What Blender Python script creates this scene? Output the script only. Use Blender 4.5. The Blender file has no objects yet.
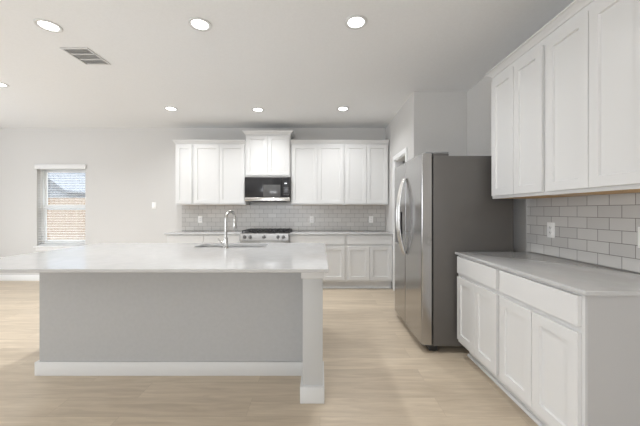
import bpy, bmesh, math, random
from mathutils import Vector, Matrix
random.seed(7)
PI = math.pi
S = bpy.context.scene
C = S.collection

# ------------------------------------------------------------------ camera
cam_d = bpy.data.cameras.new('camera')
cam = bpy.data.objects.new('camera', cam_d); C.objects.link(cam)
cam.location = (0, 0, 1.25); cam.rotation_euler = (PI/2, 0, 0)
cam_d.sensor_width = 36; cam_d.lens = 296/640*36
cam_d.shift_y = -2/640
cam_d.clip_start = 0.05; cam_d.clip_end = 300
S.camera = cam

# ------------------------------------------------------------------ world, sun, daylight, exposure
S.view_settings.view_transform = 'Standard'
S.view_settings.look = 'None'
S.view_settings.gamma = 1
S.view_settings.use_curve_mapping = False
S.view_settings.exposure = 0.45

w = bpy.data.worlds.new('world'); S.world = w
w.use_nodes = True
wn = w.node_tree.nodes; wl = w.node_tree.links
bg = wn['Background']
tc = wn.new('ShaderNodeTexCoord'); sp = wn.new('ShaderNodeSeparateXYZ'); cr = wn.new('ShaderNodeValToRGB')
wl.new(tc.outputs['Generated'], sp.inputs[0]); wl.new(sp.outputs['Z'], cr.inputs[0]); wl.new(cr.outputs[0], bg.inputs[0])
cr.color_ramp.elements[0].position = 0.0; cr.color_ramp.elements[0].color = (0.135, 0.155, 0.20, 1)
cr.color_ramp.elements[0].position = 0.12; cr.color_ramp.elements[1].position = 0.4; cr.color_ramp.elements[1].color = (0.92, 0.96, 1.0, 1)
bg.inputs[1].default_value = 3.2

def lamp(name, kind, loc, rot, energy, color=(1, 1, 1), **kw):
    d = bpy.data.lights.new(name, kind); d.energy = energy; d.color = color
    for k, v in kw.items(): setattr(d, k, v)
    o = bpy.data.objects.new(name, d); C.objects.link(o); o.location = loc; o.rotation_euler = rot
    return o
lamp('sun', 'SUN', (0, -10, 20), (math.radians(38), 0, math.radians(0)), .8, (1, .95, .87), angle=0.01)
# area lamps at unseen openings: daylight from the left, added fill from the rear
lamp('daylight_left', 'AREA', (-6.55, 1.6, 1.25), (PI/2+.35, 0, -PI/2), 62, (.94, .97, 1), shape='RECTANGLE', size=4.6, size_y=2.2)
lamp('fill_rear', 'AREA', (-1.5, -3.4, 1.45), (PI/2+.5, 0, 0), 75, (.97, .985, 1), shape='RECTANGLE', size=2.8, size_y=1.5)
CAN_POWER = 7.2

# ------------------------------------------------------------------ materials
M = {}
def mat(name, color, rough=.5, metal=0, **kw):
    m = bpy.data.materials.new(name); m.use_nodes = True
    b = m.node_tree.nodes['Principled BSDF']
    b.inputs['Base Color'].default_value = (*color, 1)
    b.inputs['Roughness'].default_value = rough
    b.inputs['Metallic'].default_value = metal
    for k, v in kw.items():
        b.inputs[k.replace('_', ' ')].default_value = v
    M[name] = m
    return m
def nodes(m): return m.node_tree.nodes, m.node_tree.links, m.node_tree.nodes['Principled BSDF']
def noise_tint(m, c1, c2, scale, vec=None, bump=0, detail=4, stretch=None):
    n, l, b = nodes(m)
    t = n.new('ShaderNodeTexCoord'); mp = n.new('ShaderNodeMapping'); nz = n.new('ShaderNodeTexNoise'); r = n.new('ShaderNodeValToRGB')
    l.new(t.outputs['Object'], mp.inputs[0]); l.new(mp.outputs[0], nz.inputs['Vector']); l.new(nz.outputs['Fac'], r.inputs[0]); l.new(r.outputs[0], b.inputs['Base Color'])
    if stretch: mp.inputs['Scale'].default_value = stretch
    nz.inputs['Scale'].default_value = scale; nz.inputs['Detail'].default_value = detail
    r.color_ramp.elements[0].position = .35; r.color_ramp.elements[0].color = (*c1, 1)
    r.color_ramp.elements[1].position = .65; r.color_ramp.elements[1].color = (*c2, 1)
    if bump:
        bp = n.new('ShaderNodeBump'); bp.inputs['Strength'].default_value = bump; bp.inputs['Distance'].default_value = .002
        l.new(nz.outputs['Fac'], bp.inputs['Height']); l.new(bp.outputs[0], b.inputs['Normal'])
noise_tint(mat('wall_paint', (.62, .61, .59), .7), (.64, .63, .61), (.66, .65, .63), 90, bump=.08)
noise_tint(mat('ceiling_paint', (.62, .61, .59), .8), (.82, .825, .825), (.84, .845, .845), 60, bump=.1)
mat('window_white', (.84, .84, .83), .4)
mat('column_paint', (.50, .50, .49), .5)
noise_tint(mat('island_paint', (.6, .6, .59), .55), (.43, .43, .425), (.445, .445, .44), 40)
mat('trim_white', (.66, .66, .65), .35)
mat('cabinet_white', (.71, .71, .70), .36)
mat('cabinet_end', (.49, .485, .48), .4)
noise_tint(mat('raw_wood', (.6, .38, .17), .6), (.55, .33, .13), (.66, .42, .2), 8, stretch=(1, 12, 12))
mat('black_metal', (.012, .012, .013), .35)
mat('black_glass', (.022, .022, .024), .16)
mat('microwave_window', (.10, .10, .10), .15)
mat('black_plastic', (.02, .02, .02), .4)
mat('chrome', (.52, .51, .49), .2, 1)
mat('steel', (.40, .395, .385), .38, 1)
mat('steel_bright', (.80, .79, .77), .2, 1)
mat('sink_steel', (.2, .2, .2), .4, 1)
mat('fridge_side', (.112, .105, .097), .42)
mat('white_plastic', (.92, .92, .90), .3)
mat('grey_plastic', (.25, .25, .25), .4)
mat('vent_dark', (.10, .10, .10), .7)
mat('duct_grey', (.5, .5, .5), .7)
mat('button_grey', (.06, .06, .06), .4)
mat('blind_white', (.8, .8, .79), .4)
m = mat('lens', (1, 1, 1), .3); m.node_tree.nodes['Principled BSDF'].inputs['Emission Color'].default_value = (1, .98, .95, 1); m.node_tree.nodes['Principled BSDF'].inputs['Emission Strength'].default_value = 6
m = mat('clock_lit', (.8, .8, .8), .3); m.node_tree.nodes['Principled BSDF'].inputs['Emission Color'].default_value = (.85, .9, 1, 1); m.node_tree.nodes['Principled BSDF'].inputs['Emission Strength'].default_value = .8
# stainless doors: fine vertical brushing
m = mat('stainless', (.44, .432, .425), .2, 1); n, l, b = nodes(m)
b.inputs['Anisotropic'].default_value = .2
t = n.new('ShaderNodeTexCoord'); mp = n.new('ShaderNodeMapping'); nz = n.new('ShaderNodeTexNoise'); r = n.new('ShaderNodeMapRange')
mp.inputs['Scale'].default_value = (200, 200, 2); nz.inputs['Scale'].default_value = 3
l.new(t.outputs['Object'], mp.inputs[0]); l.new(mp.outputs[0], nz.inputs['Vector']); l.new(nz.outputs['Fac'], r.inputs['Value'])
r.inputs['To Min'].default_value = .14; r.inputs['To Max'].default_value = .22; l.new(r.outputs[0], b.inputs['Roughness'])
# quartz
m = mat('quartz', (.80, .79, .77), .10); noise_tint(m, (.50, .50, .495), (.53, .53, .525), 14, detail=6)
# clear window glass
m = bpy.data.materials.new('glass'); m.use_nodes = True; M['glass'] = m; n = m.node_tree.nodes; l = m.node_tree.links
n.remove(n['Principled BSDF']); tr = n.new('ShaderNodeBsdfTransparent'); gl = n.new('ShaderNodeBsdfGlossy'); mx = n.new('ShaderNodeMixShader')
gl.inputs['Roughness'].default_value = .02; mx.inputs[0].default_value = .05; tr.inputs[0].default_value = (.95, .97, .98, 1)
l.new(tr.outputs[0], mx.inputs[1]); l.new(gl.outputs[0], mx.inputs[2]); l.new(mx.outputs[0], n['Material Output'].inputs[0])
# glazed subway tile (u along the wall, v = height above the counter)
def tile(name, axis, shift):
    m = mat(name, (.5, .5, .5), .2); n, l, b = nodes(m)
    t = n.new('ShaderNodeTexCoord'); s = n.new('ShaderNodeSeparateXYZ'); c = n.new('ShaderNodeCombineXYZ'); br = n.new('ShaderNodeTexBrick')
    a = n.new('ShaderNodeMath'); a.inputs[1].default_value = shift
    l.new(t.outputs['Object'], s.inputs[0]); l.new(s.outputs[axis], a.inputs[0]); l.new(a.outputs[0], c.inputs[0]); l.new(s.outputs['Z'], c.inputs[1])
    l.new(c.outputs[0], br.inputs['Vector'])
    br.inputs['Scale'].default_value = 1; br.inputs['Brick Width'].default_value = .1555; br.inputs['Row Height'].default_value = .0777
    br.inputs['Mortar Size'].default_value = .002; br.inputs['Mortar Smooth'].default_value = .1; br.inputs['Bias'].default_value = -.3
    br.inputs['Color1'].default_value = (.56, .55, .53, 1); br.inputs['Color2'].default_value = (.65, .64, .615, 1)
    br.inputs['Mortar'].default_value = (.21, .2, .185, 1)
    l.new(br.outputs['Color'], b.inputs['Base Color'])
    mr = n.new('ShaderNodeMapRange'); mr.inputs['To Min'].default_value = .24 if axis == 'X' else .16; mr.inputs['To Max'].default_value = .8
    l.new(br.outputs['Fac'], mr.inputs['Value']); l.new(mr.outputs[0], b.inputs['Roughness'])
    bp = n.new('ShaderNodeBump'); bp.invert = True; bp.inputs['Strength'].default_value = .5; bp.inputs['Distance'].default_value = .0015
    l.new(br.outputs['Fac'], bp.inputs['Height']); l.new(bp.outputs[0], b.inputs['Normal'])
tile('tile_back', 'X', 0); tile('tile_side', 'Y', 0.0025)
# floor planks running across the room
m = mat('oak_plank', (.5, .4, .3), .38); n, l, b = nodes(m)
t = n.new('ShaderNodeTexCoord'); br = n.new('ShaderNodeTexBrick'); l.new(t.outputs['Object'], br.inputs['Vector'])
br.inputs['Scale'].default_value = 1; br.inputs['Brick Width'].default_value = 1.22; br.inputs['Row Height'].default_value = .18
br.offset = .37; br.inputs['Mortar Size'].default_value = .0009; br.inputs['Mortar Smooth'].default_value = .3
br.inputs['Color1'].default_value = (0, 0, 0, 1); br.inputs['Color2'].default_value = (1, 1, 1, 1); br.inputs['Mortar'].default_value = (.5, .5, .5, 1)
mp = n.new('ShaderNodeMapping'); mp.inputs['Scale'].default_value = (1.1, 11, 1); l.new(t.outputs['Object'], mp.inputs[0])
add = n.new('ShaderNodeVectorMath'); add.operation = 'ADD'; sc = n.new('ShaderNodeVectorMath'); sc.operation = 'SCALE'; sc.inputs['Scale'].default_value = 7
l.new(br.outputs['Color'], sc.inputs[0]); l.new(mp.outputs[0], add.inputs[0]); l.new(sc.outputs[0], add.inputs[1])
nz = n.new('ShaderNodeTexNoise'); nz.inputs['Scale'].default_value = 2.2; nz.inputs['Detail'].default_value = 7; nz.inputs['Roughness'].default_value = .62; nz.inputs['Distortion'].default_value = .6
l.new(add.outputs[0], nz.inputs['Vector'])
r = n.new('ShaderNodeValToRGB'); l.new(nz.outputs['Fac'], r.inputs[0])
r.color_ramp.elements[0].position = .28; r.color_ramp.elements[0].color = (.50, .41, .305, 1)
r.color_ramp.elements[1].position = .72; r.color_ramp.elements[1].color = (.68, .58, .45, 1)
mx = n.new('ShaderNodeMix'); mx.data_type = 'RGBA'; mx.blend_type = 'MULTIPLY'; mx.inputs['Factor'].default_value = 1
r2 = n.new('ShaderNodeValToRGB'); l.new(br.outputs['Color'], r2.inputs[0])
r2.color_ramp.elements[0].color = (.88, .87, .86, 1); r2.color_ramp.elements[1].color = (1.05, 1.05, 1.05, 1)
l.new(r.outputs[0], mx.inputs['A']); l.new(r2.outputs[0], mx.inputs['B'])
mm = n.new('ShaderNodeMix'); mm.data_type = 'RGBA'; mm.inputs['B'].default_value = (.26, .2, .14, 1)
sm = n.new('ShaderNodeMath'); sm.operation = 'MULTIPLY'; sm.inputs[1].default_value = .55
l.new(br.outputs['Fac'], sm.inputs[0]); l.new(sm.outputs[0], mm.inputs['Factor']); l.new(mx.outputs['Result'], mm.inputs['A']); l.new(mm.outputs['Result'], b.inputs['Base Color'])
# outside
noise_tint(mat('fence_wood', (.6, .42, .27), .8), (.27, .19, .125), (.34, .25, .17), 3, stretch=(8, 8, 1))
noise_tint(mat('roof_shingle', (.25, .26, .28), .9), (.14, .15, .17), (.2, .21, .23), 6)
mat('house_wall', (.21, .225, .25), .9)
noise_tint(mat('yard_soil', (.5, .4, .28), .95), (.25, .2, .14), (.33, .27, .19), 2)

# ------------------------------------------------------------------ mesh helpers
class MB:
    def __init__(s): s.bm = bmesh.new()
    def box(s, x0, x1, y0, y1, z0, z1, bev=0, seg=2):
        r = bmesh.ops.create_cube(s.bm, size=1)
        mtx = Matrix.Translation(((x0+x1)/2, (y0+y1)/2, (z0+z1)/2)) @ Matrix.Diagonal((x1-x0, y1-y0, z1-z0, 1))
        bmesh.ops.transform(s.bm, matrix=mtx, verts=r['verts'])
        if bev:
            es = list({e for v in r['verts'] for e in v.link_edges})
            bmesh.ops.bevel(s.bm, geom=es, offset=bev, segments=seg, affect='EDGES', profile=.5)
        return s
    def cyl(s, p0, p1, r0, r1=None, seg=24, bev=0):
        p0 = Vector(p0); p1 = Vector(p1); d = p1-p0; r1 = r0 if r1 is None else r1
        q = Vector((0, 0, 1)).rotation_difference(d).to_matrix().to_4x4()
        r = bmesh.ops.create_cone(s.bm, cap_ends=True, segments=seg, radius1=r0, radius2=r1, depth=d.length,
                                  matrix=Matrix.Translation((p0+p1)/2) @ q)
        if bev:
            es = [e for e in {e for v in r['verts'] for e in v.link_edges} if any(len(f.verts) > 4 for f in e.link_faces)]
            bmesh.ops.bevel(s.bm, geom=es, offset=bev, segments=2, affect='EDGES', profile=.5)
        return s
    def tube(s, pts, rad, seg=14, flat=1.0, side=None):
        pts = [Vector(p) for p in pts]; n_ = len(pts); rings = []
        rads = rad if isinstance(rad, (list, tuple)) else [rad]*n_
        up = Vector(side) if side else None
        for i, p in enumerate(pts):
            t = (pts[min(i+1, n_-1)]-pts[max(i-1, 0)]).normalized()
            if up is None:
                up = Vector((1, 0, 0)) if abs(t.x) < .9 else Vector((0, 1, 0))
            a = (up - t*up.dot(t)).normalized(); up = a; b_ = t.cross(a)
            rings.append([s.bm.verts.new(p + a*math.cos(2*PI*k/seg)*rads[i]*flat + b_*math.sin(2*PI*k/seg)*rads[i]) for k in range(seg)])
        for i in range(n_-1):
            for k in range(seg):
                s.bm.faces.new((rings[i][k], rings[i][(k+1) % seg], rings[i+1][(k+1) % seg], rings[i+1][k]))
        s.bm.faces.new(rings[0][::-1]); s.bm.faces.new(rings[-1])
        return s
    def prism(s, poly, axis, a0, a1):
        """extrude a 2D polygon along an axis: 'x' poly=(y,z), 'y' poly=(x,z), 'z' poly=(x,y)"""
        def P(u, v, a): return {'x': (a, u, v), 'y': (u, a, v), 'z': (u, v, a)}[axis]
        A = [s.bm.verts.new(P(u, v, a0)) for u, v in poly]; B = [s.bm.verts.new(P(u, v, a1)) for u, v in poly]
        k = len(poly)
        s.bm.faces.new(A); s.bm.faces.new(B[::-1])
        for i in range(k): s.bm.faces.new((A[i], B[i], B[(i+1) % k], A[(i+1) % k]))
        return s
    def loops(s, ls, cap=True):
        """skin a list of vertex loops of the same length"""
        R = [[s.bm.verts.new(p) for p in lp] for lp in ls]; k = len(R[0])
        for i in range(len(R)-1):
            for j in range(k): s.bm.faces.new((R[i][j], R[i][(j+1) % k], R[i+1][(j+1) % k], R[i+1][j]))
        if cap: s.bm.faces.new(R[0][::-1]); s.bm.faces.new(R[-1])
        return s
    def panel(s, x0, x1, z0, z1, y, th, rail, depth=.011):
        """shaker front facing -y, front plane at y, with a recessed centre panel"""
        def R(i, yy): return [(x0+i, yy, z0+i), (x1-i, yy, z0+i), (x1-i, yy, z1-i), (x0+i, yy, z1-i)]
        c = .0015
        if rail: return s.loops([R(0, y+th), R(0, y+c), R(c, y), R(rail, y), R(rail+.004, y+depth), R(rail+.006, y+depth)])
        return s.loops([R(0, y+th), R(0, y+c), R(c, y)])
    def build(s, name, m, parent=None, loc=None, smooth=True):
        bm = s.bm
        bmesh.ops.recalc_face_normals(bm, faces=bm.faces)
        if loc is not None and parent is None: bmesh.ops.translate(bm, verts=bm.verts, vec=-Vector(loc))
        me = bpy.data.meshes.new(name)
        if smooth:
            for f in bm.faces: f.smooth = True
            for e in bm.edges:
                if len(e.link_faces) == 2 and e.calc_face_angle(0) > math.radians(35): e.smooth = False
        bm.to_mesh(me); bm.free()
        me.materials.append(M[m])
        o = bpy.data.objects.new(name, me); C.objects.link(o)
        if loc is not None and parent is None: o.location = loc
        if parent: o.parent = parent
        return o
def tag(o, label=None, cat=None, group=None, kind=None):
    if label: o['label'] = label
    if cat: o['category'] = cat
    if group: o['group'] = group
    if kind: o['kind'] = kind
    return o
def thing(name, label, cat, loc=(0, 0, 0), rz=0, group=None):
    o = bpy.data.objects.new(name, None); C.objects.link(o); o.location = loc; o.rotation_euler = (0, 0, rz); o.empty_display_size = .1
    return tag(o, label, cat, group)
def struct(name, mb, m, parent=None):
    o = mb.build(name, m, parent)
    if parent is None: o['kind'] = 'structure'
    return o
def copy_tree(o, parent=None):
    c = o.copy(); C.objects.link(c)
    if parent: c.parent = parent
    for ch in list(o.children): copy_tree(ch, c)
    return c

# ------------------------------------------------------------------ setting
YB, YP, XK, XR, XL, YR, ZC = 5.31, 3.69, 1.17, 1.83, -6.6, -3.5, 2.74
struct('floor', MB().box(XL-.15, 3.0, YR-.15, YB+.15, -.1, 0), 'oak_plank')
struct('ceiling', MB().box(XL-.15, 3.0, YR-.15, YB+.15, ZC, ZC+.15), 'ceiling_paint')
# back wall with the window opening
WX0, WX1, WZ0, WZ1 = -5.08, -4.21, .62, 2.06
b_ = MB()
b_.box(XL-.15, WX0, YB, YB+.15, 0, ZC).box(WX1, 3.0, YB, YB+.15, 0, ZC)
b_.box(WX0, WX1, YB, YB+.15, 0, WZ0).box(WX0, WX1, YB, YB+.15, WZ1, ZC)
struct('wall_back', b_, 'wall_paint')
# pantry return wall with its doorway, and the wall behind the refrigerator
DY0, DY1, DZ = 4.02, 4.63, 2.035
b_ = MB().box(XK, XK+.12, YP+.12, DY0, 0, ZC).box(XK, XK+.12, DY1, YB, 0, ZC).box(XK, XK+.12, DY0, DY1, DZ, ZC)
struct('wall_pantry', b_, 'wall_paint')
struct('wall_alcove', MB().box(XK, 3.0, YP, YP+.12, 0, ZC), 'wall_paint')
struct('wall_right', MB().box(XR, XR+.15, YR, YP, 0, ZC), 'wall_paint')
struct('wall_pantry_side', MB().box(2.85, 3.0, YP+.12, YB, 0, ZC), 'wall_paint')
b_ = MB().box(XL-.15, XL, YR, -.8, 0, ZC).box(XL-.15, XL, 4.0, YB, 0, ZC).box(XL-.15, XL, -.8, 4.0, 2.45, ZC).box(XL-.15, XL, -.8, 4.0, 0, .05)
struct('wall_left', b_, 'wall_paint')
b_ = MB().box(XL-.15, -3, YR-.15, YR, 0, ZC).box(0, XR+.15, YR-.15, YR, 0, ZC).box(-3, 0, YR-.15, YR, 2.25, ZC).box(-3, 0, YR-.15, YR, 0, .65)
struct('wall_rear', b_, 'wall_paint')
# baseboards
def baseboard(name, x0, x1, y0, y1):
    struct(name, MB().box(x0, x1, y0, y1, 0, .105, .004), 'window_white')
baseboard('baseboard_back', XL, -2.45, YB-.015, YB)
baseboard('baseboard_pantry', XK-.015, XK, YP, DY0-.07)
baseboard('baseboard_alcove', XK, XR, YP-.015, YP)
baseboard('baseboard_left', XL, XL+.015, 4.0, YB-.015)
# pantry door casing
b_ = MB().box(XK-.018, XK, DY0-.07, DY0, 0, DZ+.07, .003).box(XK-.018, XK, DY1, DY1+.07, 0, DZ+.07, .003).box(XK-.018, XK, DY0, DY1, DZ, DZ+.07, .003)
b_.box(XK, XK+.12, DY0, DY0+.015, 0, DZ).box(XK, XK+.12, DY1-.015, DY1, 0, DZ).box(XK, XK+.12, DY0+.015, DY1-.015, DZ-.015, DZ)
struct('trim_1', b_, 'window_white')
# window: jamb frame, two sashes, panes, sill
GY = YB+.10
b_ = MB()
fw = .035
b_.box(WX0, WX0+fw, GY-.02, GY+.04, WZ0, WZ1, .003).box(WX1-fw, WX1, GY-.02, GY+.04, WZ0, WZ1, .003)
b_.box(WX0+fw, WX1-fw, GY-.02, GY+.04, WZ0, WZ0+fw, .003).box(WX0+fw, WX1-fw, GY-.02, GY+.04, WZ1-fw, WZ1, .003)
win = struct('window_1', b_, 'window_white')
zm = 1.32
for (a0, a1, yy) in ((WZ0+fw, zm+.045, GY-.005), (zm-.045, WZ1-fw, GY+.018)):
    x0, x1 = WX0+fw, WX1-fw; r_ = .04
    s_ = MB().box(x0, x0+r_, yy, yy+.02, a0, a1).box(x1-r_, x1, yy, yy+.02, a0, a1).box(x0+r_, x1-r_, yy, yy+.02, a0, a0+r_+.03).box(x0+r_, x1-r_, yy, yy+.02, a1-r_-.03, a1)
    sash = struct('window_sash', s_, 'window_white', win)
    struct('window_pane', MB().box(x0+r_, x1-r_, yy+.008, yy+.012, a0+r_+.03, a1-r_-.03), 'glass', sash)
struct('window_sill', MB().box(WX0-.03, WX1+.03, YB-.045, YB-.001, WZ0-.022, WZ0, .004).box(WX0+.001, WX1-.001, YB-.003, GY-.021, WZ0+.0005, WZ0+.006), 'window_white', win)
struct('window_apron', MB().box(WX0-.01, WX1+.01, YB-.014, YB-.001, WZ0-.08, WZ0-.023, .003), 'window_white', win)

# ------------------------------------------------------------------ horizontal blind in the window
bl = thing('window_blind', 'white horizontal slatted blind let down in the back wall window', 'window blind', ((WX0+WX1)/2, YB+.035, WZ0+.01))
hw = (WX1-WX0)/2-.012; H = WZ1-WZ0-.02
MB().box(-hw-.03, hw+.03, -.062, -.038, H-.05, H+.035, .004).build('valance', 'blind_white', bl)
MB().box(-hw, hw, -.022, .022, H-.04, H-.002, .002).build('head_rail', 'blind_white', bl)
MB().box(-hw, hw, -.022, .022, .0, .016, .004).build('bottom_rail', 'blind_white', bl)
ns = 30
for i in range(ns):
    z = .045+i*(H-.1)/(ns-1); a = math.radians(4); dz = math.sin(a)*.024; dy = math.cos(a)*.024
    s_ = MB(); s_.prism([(-dy, z-dz), (0, z+.0025), (dy, z+dz), (dy, z+dz+.002), (0, z+.0045), (-dy, z-dz+.002)], 'x', -hw, hw)
    s_.build('slat', 'blind_white', bl)
for x in (-hw*.62, hw*.62):
    MB().box(x-.001, x+.001, -.0255, -.0245, .016, H-.04).build('ladder_cord', 'blind_white', bl)
MB().tube([(-hw+.06, -.034, H-.05), (-hw+.062, -.034, H-.75)], .004, 8).build('tilt_wand', 'white_plastic', bl)

# ------------------------------------------------------------------ outside the window
struct('ground', MB().box(-60, 30, YB+.16, 70, -.25, -.1), 'yard_soil')
fe = thing('wooden_fence', 'sunlit tan wooden board fence across the yard outside the window', 'fence', (-11, 12.6, -.1))
b_ = MB(); x = -7.0; 
while x < 7.0:
    b_.box(x, x+.138, 0, .018, 0, 1.9+random.uniform(-.006, .006)); x += .142
b_.build('boards', 'fence_wood', fe)
MB().box(-7, 7, .02, .058, .35, .44).box(-7, 7, .02, .058, 1.45, 1.54).build('rail', 'fence_wood', fe)
for (nm, lab, x0, x1, yf, rz, ez) in (('house', 'tan neighbouring house with grey gable roof sloping down to the right', -33.5, -21.3, 25, 7.2, 2.9),
                                      ('house', 'lower neighbouring house with long grey roof right of the gable', -38, -20, 36, 4.8, 2.9)):
    h = thing(nm, lab, 'house', ((x0+x1)/2, yf+4, -.1)); hwid = (x1-x0)/2
    MB().box(-hwid+.4, hwid-.4, -3.6, 3.6, 0, ez+.1).build('wall', 'house_wall', h)
    if rz > 5: MB().prism([(-hwid+.4, ez+.1), (0, rz-.15), (hwid-.4, ez+.1)], 'y', -3.6, 3.6).build('gable', 'house_wall', h); MB().prism([(-hwid, ez), (0, rz), (hwid, ez), (hwid, ez+.18), (0, rz+.18), (-hwid, ez+.18)], 'y', -4.2, 4.2).build('roof', 'roof_shingle', h)
    else: MB().prism([(-4.2, ez), (0, rz), (4.2, ez)], 'x', -hwid, hwid).build('roof', 'roof_shingle', h)

# ------------------------------------------------------------------ cabinets
RAIL = .057
def front(root, kind, x0, x1, z0, z1, rail):
    """a door or a drawer front, front plane 20 mm before the face frame (local y = 0)"""
    MB().panel(x0, x1, z0, z1, -.02, .0195, rail).build(kind, 'cabinet_white', root)
def base_cabinet(label, w_, loc, rz, ztop, drawers, doors, depth=.585, end=None, group=None, right_end=False, toe_back=.08):
    t = thing('base_cabinet', label, 'cabinet', loc, rz, group)
    h = w_/2-.0005; tz = .125
    b_ = MB().box(-h, h, .02, depth, tz, ztop)            # carcass
    fs = .038                                              # face frame
    for (a, c) in ((-h, -h+fs), (h-fs, h)): b_.box(a, c, 0, .02, tz, ztop)
    b_.box(-h+fs, h-fs, 0, .02, ztop-fs, ztop).box(-h+fs, h-fs, 0, .02, tz, tz+fs).box(-h+fs, h-fs, 0, .02, .69, .72)
    b_.build('body', 'cabinet_white', t)
    k = MB().box(-h, h, toe_back, toe_back+.016, 0.0, tz-.0005)
    k.build('toe_kick', 'cabinet_white', t)
    MB().prism([(toe_back-.0005, .001), (toe_back-.0005, .019), (toe_back-.008, .018), (toe_back-.014, .013), (toe_back-.018, .006), (toe_back-.018, .001)], 'x', -h, h).build('shoe_moulding', 'cabinet_white', t)
    rv = .018
    for i in range(drawers):
        a = -h+rv+i*(2*h-2*rv)/drawers; c = -h+rv+(i+1)*(2*h-2*rv)/drawers
        front(t, 'drawer', a+(.002 if i else 0), c-(.002 if i < drawers-1 else 0), .722, ztop-.012, 0)
    for i in range(doors):
        a = -h+rv+i*(2*h-2*rv)/doors; c = -h+rv+(i+1)*(2*h-2*rv)/doors
        front(t, 'door', a+(.002 if i else 0), c-(.002 if i < doors-1 else 0), .155, .692, RAIL)
    if right_end:
        MB().box(h, h+.012, 0, depth, 0, ztop).build('end_panel', 'cabinet_end', t)
    return t
def wall_cabinet(label, w_, loc, rz, height, doors, depth=.305, group=None, wood=True, top=.022):
    t = thing('wall_cabinet', label, 'cabinet', loc, rz, group)
    h = w_/2-.0005; fs = .038
    b_ = MB().box(-h, -h+.016, .02, depth, 0, height).box(h-.016, h, .02, depth, 0, height).box(-h+.016, h-.016, .02, depth, .02, .036)
    b_.box(-h+.016, h-.016, .02, depth, height-.016, height).box(-h+.016, h-.016, depth-.008, depth, .036, height-.016)
    for (a, c) in ((-h, -h+fs), (h-fs, h)): b_.box(a, c, 0, .02, 0, height)
    b_.box(-h+fs, h-fs, 0, .02, height-fs, height).box(-h+fs, h-fs, 0, .02, 0, fs)
    if doors == 2: b_.box(-.03, .03, .0, .02, fs, height-fs)
    b_.build('body', 'cabinet_white', t)
    if wood: tag(MB().box(-h+.0165, h-.0165, .0205, depth-.002, .001, .0195).build('underside_panel', 'raw_wood', t), 'raw wood underside panel')
    rv = .018
    for i in range(doors):
        a = -h+rv+i*(2*h-2*rv)/doors; c = -h+rv+(i+1)*(2*h-2*rv)/doors
        front(t, 'door', a+(.002 if i else 0), c-(.002 if i < doors-1 else 0), .022, height-top, RAIL)
    return t
def crown(label, length, loc, rz, depth, left=True, right=True, d=.05, h=.07):
    """crown moulding mitred along front and exposed ends; local x along, front -y"""
    prof = [(u*d, v*h) for u, v in ((0, 0), (.12, .06), (.2, .26), (.44, .46), (.72, .60), (.84, .74), (1, .80), (1, 1))]
    L = length/2; ls = []
    for (o_, z) in prof:
        xl = -L-(o_ if left else 0); xr = L+(o_ if right else 0)
        ls.append([(xl, depth, z), (xl, -o_, z), (xr, -o_, z), (xr, depth, z)])
    b_ = MB(); b_.loops(ls)
    o = b_.build('crown_moulding', 'cabinet_white', None); o.location = loc; o.rotation_euler = (0, 0, rz)
    return tag(o, label, 'moulding')
ZT = .897; SL = .022; ZB = ZT-SL           # counter top height, slab thickness
YF = 4.71                                   # face frame plane of the back base run
UZ = 1.354; UH = 1.03                       # wall cabinet underside and height
# back run, base
base_cabinet('white base cabinet standing left of the gas range, behind the island', 1.18, (-1.845, YF, 0), 0, ZB-.001, 2, 4)
base_cabinet('white base cabinet directly right of the gas range, behind the island column', .899, (-.0385, YF, 0), 0, ZB-.001, 1, 2)
base_cabinet('white base cabinet in the far corner left of the refrigerator doors', .745, (.784, YF, 0), 0, ZB-.001, 1, 2)
# back run, wall cabinets
YU = 5.0
wall_cabinet('narrow single-door white wall cabinet at the far left end of the back wall', .30, (-2.29, YU, UZ), 0, UH, 1)
wall_cabinet('two-door white wall cabinet left of the microwave', .885, (-1.6965, YU, UZ), 0, UH, 2)
wall_cabinet('tallest white wall cabinet, raised two-door unit above the microwave', .752, (-.873, YU-.03, 1.825), 0, .70, 2, depth=.335)
wall_cabinet('two-door white wall cabinet right of the microwave', .90, (-.0405, YU, UZ), 0, UH, 2)
wall_cabinet('two-door white wall cabinet in the back corner against the pantry wall', .745, (.784, YU, UZ), 0, UH, 2)
crown('white crown moulding over the wall cabinets left of the microwave', 1.185, (-1.8475, YU-.0005, UZ+UH+.001), 0, .305, True, False, .042, .062)
crown('white crown moulding over the raised cabinet above the microwave', .752, (-.873, YU-.03, 1.825+.701), 0, .335, True, True, .05, .07)
crown('white crown moulding over the wall cabinets right of the microwave', 1.646, (.333, YU-.0005, UZ+UH+.001), 0, .305, False, False, .035, .062)
# right run: local x runs towards the camera, front faces -x
XF = 1.195
base_cabinet('white base cabinet next to the refrigerator with one drawer over two doors', .60, (XF, 2.258, 0), -PI/2, ZB-.001, 1, 2, depth=.62, toe_back=.095)
base_cabinet('nearest white base cabinet at right with the bare grey end panel', .625, (XF, 1.6455, 0), -PI/2, ZB-.001, 1, 2, depth=.62, right_end=True, toe_back=.095)
XU = 1.475
wall_cabinet('white wall cabinet at right, the one beside the refrigerator', .605, (XU, 2.2295, UZ), -PI/2, UH, 2, depth=.345, top=.045)
wall_cabinet('nearest white wall cabinet at right, above the nearer outlet', .64, (XU, 1.607, UZ), -PI/2, UH, 2, depth=.345, top=.045)
crown('white crown moulding over the right hand wall cabinets', 1.245, (XU-.0005, 1.9095, UZ+UH+.001), -PI/2, .345, True, True, .042, .05)

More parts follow.
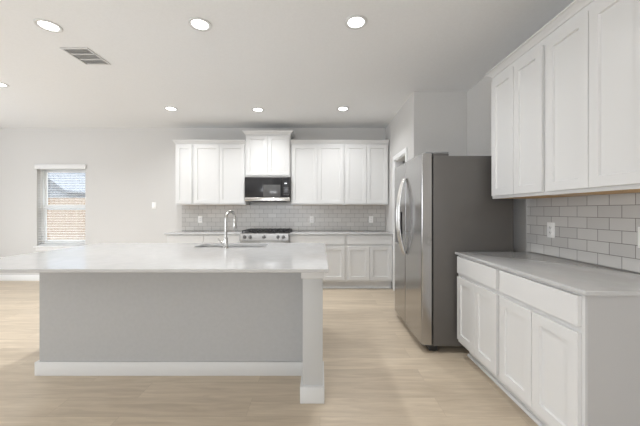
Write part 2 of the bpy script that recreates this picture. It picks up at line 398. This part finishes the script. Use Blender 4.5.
# ------------------------------------------------------------------ countertops
def slab(name, label, x0, x1, y0, y1, cat='countertop'):
    loc = ((x0+x1)/2, (y0+y1)/2, ZB)
    return tag(MB().box(x0, x1, y0, y1, ZB, ZT, .003).build(name, 'quartz', None, loc), label, cat)
slab('countertop', 'pale quartz countertop on the back wall, left of the range', -2.46, -1.256, 4.672, 5.298)
slab('countertop', 'pale quartz countertop on the back wall, right of the range', -.4895, 1.158, 4.672, 5.298)
slab('countertop', 'glossy pale quartz countertop on the right hand base cabinets', 1.17, 1.818, 1.305, 2.572)
# backsplashes (object origin at counter height: the tile pattern starts there)
def splash(label, x0, x1, y0, y1, z0, z1, m):
    b_ = MB().box(x0, x1, y0, y1, z0, z1); bm = b_.bm
    bmesh.ops.translate(bm, verts=bm.verts, vec=(0, 0, -ZT))
    o = b_.build('tile_backsplash', m); o.location = (0, 0, ZT)
    return tag(o, label, 'backsplash')
splash('grey subway tile backsplash on the back wall behind the range', -2.475, 1.165, 5.301, 5.3095, ZT+.0005, UZ-.002, 'tile_back')
splash('grey subway tile backsplash on the right wall above the near countertop', 1.821, 1.8295, 1.30, 2.605, ZT+.0005, UZ-.002, 'tile_side')

# ------------------------------------------------------------------ island
isl = thing('kitchen_island', 'long pale grey kitchen island with white baseboard and corner column', 'kitchen island', (-1.07, 2.65, 0))
ox, oy = -1.07, 2.65
def isl_box(name, m, x0, x1, y0, y1, z0, z1, bev=.002):
    return MB().box(x0-ox, x1-ox, y0-oy, y1-oy, z0, z1, bev).build(name, m, isl)
# body as an open shell so that the sink basin has its space
b_ = MB()
def ib(x0, x1, y0, y1, z0, z1): b_.box(x0-ox, x1-ox, y0-oy, y1-oy, z0, z1)
IX0, IX1, IY0, IY1 = -2.138, .0, 2.256, 3.21
ib(IX0, IX1, IY0, IY0+.1, 0, ZB-.001); ib(IX0, IX0+.05, IY0+.1, IY1, 0, ZB-.001); ib(IX1-.05, IX1, IY0+.1, IY1, 0, ZB-.001)
ib(IX0+.05, IX1-.05, IY1-.02, IY1, .11, ZB-.001); ib(IX0+.05, IX1-.05, IY1-.09, IY1-.07, 0, .11)
b_.build('body', 'island_paint', isl)
bb = MB().box(IX0-.026-ox, -.11-ox, IY0-.014-oy, IY0-.0005-oy, 0, .104, .003)
bb.box(IX0-.026-ox, IX0-.0005-ox, IY0-oy, IY1-oy, 0, .104, .003)
bb.build('baseboard', 'trim_white', isl)
CX0, CX1, CY0, CY1 = -.113, .018, 1.937, 2.2555
isl_box('column', 'column_paint', CX0, CX1, CY0, CY1, .0, ZB-.001)
e = .017
bb = MB().box(CX0-e-ox, CX1+.011-ox, CY0-.02-oy, CY1-.001-oy, 0, .108, .004); bb.build('column_base', 'trim_white', isl)
bb = MB().box(CX0-.010-ox, CX1+.011-ox, CY0-.012-oy, CY1-.001-oy, .81, ZB-.0015, .003); bb.build('column_cap', 'trim_white', isl)
# kitchen-side doors of the island
for i in range(4):
    x0 = -2.1+i*.52
    def R(i_, yy): return [(x0+i_-ox, yy, .14+i_), (x0+.51-i_-ox, yy, .14+i_), (x0+.51-i_-ox, yy, .84-i_), (x0+i_-ox, yy, .84-i_)]
    yf = IY1+.02-oy
    MB().loops([R(0, yf-.0195), R(0, yf), R(.057, yf), R(.06, yf-.008), R(.062, yf-.008)]).build('door', 'cabinet_white', isl)
# island top with a rounded sink cut-out
TX0, TX1, TY0, TY1 = -2.42, .054, 1.80, 3.265
SX0, SX1, SY0, SY1 = -1.245, -.545, 2.865, 3.20
def rrect(x0, x1, y0, y1, r, k=8):
    P = []
    for (cx, cy, a0) in ((x1-r, y1-r, 0), (x0+r, y1-r, PI/2), (x0+r, y0+r, PI), (x1-r, y0+r, 1.5*PI)):
        for j in range(k+1): a = a0+j/k*PI/2; P.append((cx+r*math.cos(a), cy+r*math.sin(a)))
    return P
inner = rrect(SX0, SX1, SY0, SY1, .06); outer = rrect(TX0, TX1, TY0, TY1, .006); out2 = rrect(TX0+.002, TX1-.002, TY0+.002, TY1-.002, .006)
b_ = MB()
Z = lambda P, z: [(x, y, z) for x, y in P]
b_.loops([Z(inner, ZT), Z(out2, ZT), Z(outer, ZT-.002), Z(outer, ZB+.002), Z(out2, ZB), Z(inner, ZB), Z(inner, ZT)], cap=False)
bmesh.ops.remove_doubles(b_.bm, verts=b_.bm.verts, dist=1e-5)
tag(b_.build('countertop', 'quartz', None, ((TX0+TX1)/2, (TY0+TY1)/2, ZB)), 'large glossy quartz countertop of the island with sink cut-out', 'countertop')
# sink: undermount basin
sk = thing('sink', 'stainless undermount sink set in the island countertop', 'sink', ((SX0+SX1)/2, (SY0+SY1)/2, ZB-.2))
cx, cy = (SX0+SX1)/2, (SY0+SY1)/2
def L(dx, z, r=.06): return [(x-cx, y-cy, z) for x, y in rrect(SX0-dx, SX1+dx, SY0-dx, SY1+dx, max(.02, r+dx))]
MB().loops([L(.012, .198), L(.001, .198), L(-.003, .17), L(-.008, .03), L(-.03, .006), L(-.05, .002), L(-.05, 0), L(-.03, 0), L(-.003, .02), L(.003, .17), L(.003, .192), L(.012, .192)]).build('basin', 'sink_steel', sk)
MB().cyl((0, 0, .003), (0, 0, .006), .045, .042).build('drain', 'steel_bright', sk)
# faucet
fx, fy = -.895, 2.815
fa = thing('faucet', 'chrome gooseneck pull-down faucet with side lever on the island', 'faucet', (fx, fy, ZT))
MB().cyl((0, 0, .0005), (0, 0, .010), .028, .026, 32, .002).cyl((0, 0, .010), (0, 0, .10), .021, .019, 32, .002).build('base', 'chrome', fa)
rz_ = math.radians(73); dx, dy = math.cos(rz_), math.sin(rz_)
pts = [(0, 0, .10), (0, 0, .20), (0, 0, .275)]
for k in range(1, 15):
    a = PI-k/14*PI*1.0; r_ = .075
    pts.append((dx*(r_+r_*math.cos(a)), dy*(r_+r_*math.cos(a)), .275+r_*math.sin(a)))
MB().tube(pts, .0125, 16).build('spout', 'chrome', fa)
ex, ey = dx*.15, dy*.15
MB().cyl((ex, ey, .275), (ex, ey, .255), .014, .016).cyl((ex, ey, .255), (ex, ey, .175), .016, .019, 24, .002).build('spray_head', 'chrome', fa)
MB().cyl((-.018, 0, .052), (-.045, 0, .052), .014, .013, 20, .002).tube([(-.040, 0, .055), (-.052, 0, .064), (-.068, 0, .075), (-.075, 0, .092)], [.007, .006, .0055, .005], 10).build('lever_handle', 'chrome', fa)

# ------------------------------------------------------------------ gas range
rg = thing('gas_range', 'stainless gas range with black grates against the tiled back wall', 'range', (-.87, 4.95, 0))
def rb(name, m, x0, x1, y0, y1, z0, z1, bev=.003, parent=None): return MB().box(x0, x1, y0-4.95, y1-4.95, z0, z1, bev).build(name, m, parent or rg)
HW = .379
rb('body', 'fridge_side', -HW, HW, 4.68, 5.295, .05, .888)
b_ = MB(); b_.prism([(4.592-4.95, .79), (4.679-4.95, .79), (4.679-4.95, .903), (4.612-4.95, .903), (4.600-4.95, .898)], 'x', -HW, HW); b_.build('control_panel', 'steel', rg)
rb('cooktop', 'black_metal', -HW+.002, HW-.002, 4.681, 5.294, .889, .903)
rb('oven_door', 'steel', -HW+.002, HW-.002, 4.625, 4.679, .235, .785)
dr = rb('oven_window', 'black_glass', -.26, .26, 4.621, 4.6245, .36, .66, .001)
rb('storage_drawer', 'steel', -HW+.002, HW-.002, 4.63, 4.679, .07, .23)
MB().tube([(-.31, 4.624-4.95, .735), (-.31, 4.575-4.95, .735), (-.29, 4.565-4.95, .735), (.29, 4.565-4.95, .735), (.31, 4.575-4.95, .735), (.31, 4.624-4.95, .735)], .011, 12).build('oven_handle', 'steel_bright', rg)
for x in (-.30, -.215, 0, .215, .30):
    k = MB().cyl((x, 4.5975-4.95, .845), (x, 4.588-4.95, .845), .029, .028, 24).cyl((x, 4.588-4.95, .845), (x, 4.56-4.95, .845), .022, .019, 24, .002).box(x-.004, x+.004, 4.555-4.95, 4.562-4.95, .828, .862)
    k.build('knob', 'sink_steel', rg)
for gx in (-.25, 0, .25):
    g = MB(); z0, z1 = .926, .940; wX = .118; y0, y1 = 4.715-4.95, 5.25-4.95; t_ = .006
    for xx in (gx-wX, gx+wX): g.box(xx-t_, xx+t_, y0, y1, z0, z1, .002)
    for xx in (gx-wX/3, gx+wX/3): g.box(xx-t_*.8, xx+t_*.8, y0, y1, z0, z1, .002)
    for yy in (y0+.006, (y0+y1)/2, y1-.006): g.box(gx-wX, gx+wX, yy-t_, yy+t_, z0, z1, .002)
    for xx in (gx-wX, gx+wX):
        for yy in (y0+.008, y1-.008): g.box(xx-.007, xx+.007, yy-.007, yy+.007, .9032, z0+.002)
    g.build('grate', 'black_metal', rg)
for (x, y, r_) in ((-.25, 4.83, .042), (-.25, 5.12, .036), (0, 4.975, .05), (.25, 4.83, .045), (.25, 5.12, .034)):
    MB().cyl((x, y-4.95, .9032), (x, y-4.95, .914), r_+.01, r_+.006).cyl((x, y-4.95, .914), (x, y-4.95, .922), r_, r_-.004, 24, .002).build('burner', 'black_metal', rg)
for x in (-.33, .33):
    for y in (4.72, 5.25): MB().cyl((x, y-4.95, 0), (x, y-4.95, .05), .018).build('foot', 'black_plastic', rg)

# ------------------------------------------------------------------ microwave
MY = 4.915
mw = thing('microwave', 'black and stainless over-the-range microwave under the raised cabinet', 'microwave', (-.873, 5.1, 1.416))
HM = .376; HT = .405
def mb(name, m, x0, x1, y0, y1, z0, z1, bev=.002, parent=None): return MB().box(x0, x1, y0-5.1, y1-5.1, z0, z1, bev).build(name, m, parent or mw)
mb('body', 'fridge_side', -HM, HM, MY+.031, 5.298, .0, HT)
d_ = mb('door', 'black_glass', -HM, .235, MY, MY+.03, .062, HT-.012, .004)
mb('door_window', 'microwave_window', -.07, .215, MY-.0025, MY-.0005, .07, .27, .0008, d_)
mb('control_panel', 'black_glass', .238, HM, MY, MY+.03, .062, HT-.012, .004)
mb('display', 'clock_lit', .285, .325, MY-.0022, MY-.0005, .285, .302, .0004)
for r_ in range(4):
    for c_ in range(3): mb('button', 'button_grey', .268+c_*.032, .290+c_*.032, MY-.002, MY-.0005, .10+r_*.036, .12+r_*.036, .0004)
mb('lower_trim', 'steel_bright', -HM, HM, MY-.004, MY+.03, .0, .060, .004)
mb('top_vent', 'steel', -HM, HM, MY+.004, MY+.03, HT-.011, HT, .001)
mb('grease_filter', 'black_metal', -.3, .3, 4.97, 5.25, -.012, -.0005, .003)

# ------------------------------------------------------------------ refrigerator
FY0, FY1, FX0, FX1 = 2.60, 3.54, .985, 1.70
fr = thing('refrigerator', 'tall stainless side-by-side refrigerator with dark grey sides', 'refrigerator', (1.34, 3.07, 0))
fox, foy = 1.34, 3.07
def fb(name, m, x0, x1, y0, y1, z0, z1, bev=.004, parent=None): return MB().box(x0-fox, x1-fox, y0-foy, y1-foy, z0, z1, bev).build(name, m, parent or fr)
fb('body', 'fridge_side', FX0+.012, FX1, FY0, FY1, .062, 1.735)
fb('gasket', 'black_plastic', FX0-.004, FX0+.0115, FY0+.012, FY1-.012, .075, 1.725)
fb('kick_grille', 'black_plastic', FX0-.02, FX0+.06, FY0+.02, FY1-.02, .012, .061)
SPL = 3.10
def fdoor(y0, y1, name):
    # slightly crowned front with rounded vertical edges
    xf = .889; xb = FX0-.0045; r_ = .010; P = [(xb, y0)]
    for k in range(7): a = k/6*PI/2; P.append((xf+r_-r_*math.sin(a)+.004, y0+r_-r_*math.cos(a)))
    for k in range(1, 8):
        u = k/8; P.append((xf+.004-.002*math.sin(u*PI), y0+r_+(y1-y0-2*r_)*u))
    for k in range(7): a = k/6*PI/2; P.append((xf+r_-r_*math.cos(a)+.004, y1-r_+r_*math.sin(a)))
    P.append((xb, y1))
    b_ = MB(); b_.prism([(x-fox, y-foy) for x, y in P], 'z', .072, 1.757)
    return b_.build(name, 'stainless', fr)
d1 = fdoor(FY0, SPL-.003, 'refrigerator_door'); d2 = fdoor(SPL+.003, FY1, 'freezer_door')
def fhandle(yc, par):
    pts = []; n_ = 18
    for k in range(n_+1):
        u = k/n_; z = .80+.79*u; out = .004+.068*math.sin(u*PI)**.75
        pts.append((.886-out-fox, yc-foy, z))
    o = MB().tube(pts, [.014+.004*math.sin(k/n_*PI) for k in range(n_+1)], 12, flat=.75, side=(1, 0, 0)).build('handle', 'steel_bright', par)
    return o
fhandle(3.068, d1); fhandle(3.132, d2)
dsp = MB().box(.8825-fox, .8895-fox, 3.235-foy, 3.455-foy, .88, 1.24, .003).build('dispenser', 'black_glass', d2)
MB().box(.8802-fox, .8822-fox, 3.25-foy, 3.44-foy, 1.16, 1.225, .0005).build('dispenser_panel', 'grey_plastic', dsp)
MB().box(.866-fox, .882-fox, 3.26-foy, 3.43-foy, .885, .895, .002).build('drip_tray', 'grey_plastic', dsp)
fb('hinge_cover', 'grey_plastic', .94, 1.14, FY0+.02, FY0+.09, 1.758, 1.775, .005)
fb('hinge_cover', 'grey_plastic', .94, 1.14, FY1-.09, FY1-.02, 1.758, 1.775, .005)
fb('hinge_base', 'fridge_side', 1.0, 1.14, FY0+.02, FY0+.09, 1.7355, 1.7575, .002); fb('hinge_base', 'fridge_side', 1.0, 1.14, FY1-.09, FY1-.02, 1.7355, 1.7575, .002)
for y in (FY0+.06, FY1-.06):
    for x in (1.02, 1.64): MB().cyl((x-fox, y-foy, 0), (x-fox, y-foy, .0615), .02).build('foot', 'black_plastic', fr)

# ------------------------------------------------------------------ outlets and switches
def outlet(label, loc, rz, switch=False):
    t = thing('light_switch' if switch else 'wall_outlet', label, 'switch' if switch else 'outlet', loc, rz)
    MB().box(-.037, .037, -.006, -.0003, -.06, .06, .002).build('cover_plate', 'white_plastic', t)
    if switch:
        b_ = MB(); b_.prism([(-.0062, -.034), (-.0062, .034), (-.0075, .034), (-.012, -.034)], 'x', -.017, .017); b_.build('rocker', 'white_plastic', t)
    else:
        for z in (-.02, .02):
            s_ = MB().box(-.017, .017, -.0085, -.0062, z-.014, z+.014, .001).build('socket', 'white_plastic', t)
            MB().box(-.009, -.006, -.0092, -.0086, z-.004, z+.007).box(.006, .009, -.0092, -.0086, z-.004, z+.007).cyl((0, -.0092, z-.009), (0, -.0086, z-.009), .003, seg=12).build('slots', 'vent_dark', s_)
    return t
outlet('white outlet on the back tile, left of the faucet', (-2.143, 5.3008, 1.10), 0)
outlet('white outlet on the back tile just right of the range', (-.148, 5.3008, 1.10), 0)
outlet('white outlet on the back tile nearest the refrigerator doors', (.915, 5.3008, 1.10), 0)
outlet('white outlet on the right tile wall, the farther one near the refrigerator', (1.8208, 2.33, 1.10), -PI/2)
outlet('white outlet on the right tile wall, cut by the photo edge', (1.8208, 1.655, 1.10), -PI/2)
outlet('white wall switch on bare wall left of the back wall cabinets', (-2.975, YB-.0003, 1.35), 0, True)

# ------------------------------------------------------------------ recessed lights and ceiling vent
def can(label, x, y, first=[None]):
    if first[0] is None:
        t = thing('recessed_light', label, 'ceiling light', (x, y, ZC-.001), 0, 'recessed ceiling lights')
        ls = []
        for (r_, z) in ((.062, -.001), (.066, -.006), (.084, -.008), (.089, -.005), (.090, 0), (.062, 0)):
            ls.append([(r_*math.cos(2*PI*k/40), r_*math.sin(2*PI*k/40), z) for k in range(40)])
        ls.append(ls[0]); b_ = MB(); b_.loops(ls, cap=False); bmesh.ops.remove_doubles(b_.bm, verts=b_.bm.verts, dist=1e-5)
        b_.build('trim_ring', 'trim_white', t)
        MB().cyl((0, 0, -.0035), (0, 0, -.0005), .0615, .0615, 40).build('lens', 'lens', t)
        first[0] = t
    else:
        t = copy_tree(first[0]); t.location = (x, y, ZC-.001); t['label'] = label
    lamp('recessed_lamp', 'AREA', (x, y, ZC-.012), (0, 0, 0), CAN_POWER, (.975, .985, 1), shape='DISK', size=.12, spread=math.radians(140))
for lab, x, y in (('large recessed ceiling light at top left, beside the vent', -2.18, 2.378),
                  ('recessed ceiling light top centre-left, above the island', -.957, 2.36),
                  ('recessed ceiling light at top right of the island', .284, 2.333),
                  ('far recessed ceiling light left of the raised cabinet', -2.166, 4.303),
                  ('far recessed ceiling light in line with the microwave', -.91, 4.345),
                  ('far recessed ceiling light nearest the pantry wall', .334, 4.303),
                  ('recessed ceiling light cut by the left photo edge', -3.77, 3.47)):
    can(lab, x, y)
vt = thing('ceiling_vent', 'white rectangular ceiling air vent with three louvered bays', 'vent', (-2.245, 2.85, ZC-.001))
b_ = MB(); X, Y = .128, .155; f_ = .018
b_.box(-X, -X+f_, -Y, Y, -.008, 0, .002).box(X-f_, X, -Y, Y, -.008, 0, .002).box(-X+f_, X-f_, -Y, -Y+f_, -.008, 0, .002).box(-X+f_, X-f_, Y-f_, Y, -.008, 0, .002)
for yy in (-.05, .05): b_.box(-X+f_, X-f_, yy-.005, yy+.005, -.008, 0)
b_.build('frame', 'trim_white', vt)
MB().box(-X+f_, X-f_, -Y+f_, Y-f_, -.0015, -.0002).build('duct_opening', 'duct_grey', vt)
for (a0, a1) in ((-Y+f_, -.055), (-.045, .045), (.055, Y-f_)):
    b_ = MB(); k = 6
    for i in range(k):
        y = a0+(i+.5)*(a1-a0)/k
        b_.prism([(y-.005, -.0075), (y-.004, -.0078), (y+.003, -.0025), (y+.002, -.0022)], 'x', -X+f_, X-f_)
    b_.build('louvers', 'trim_white', vt)
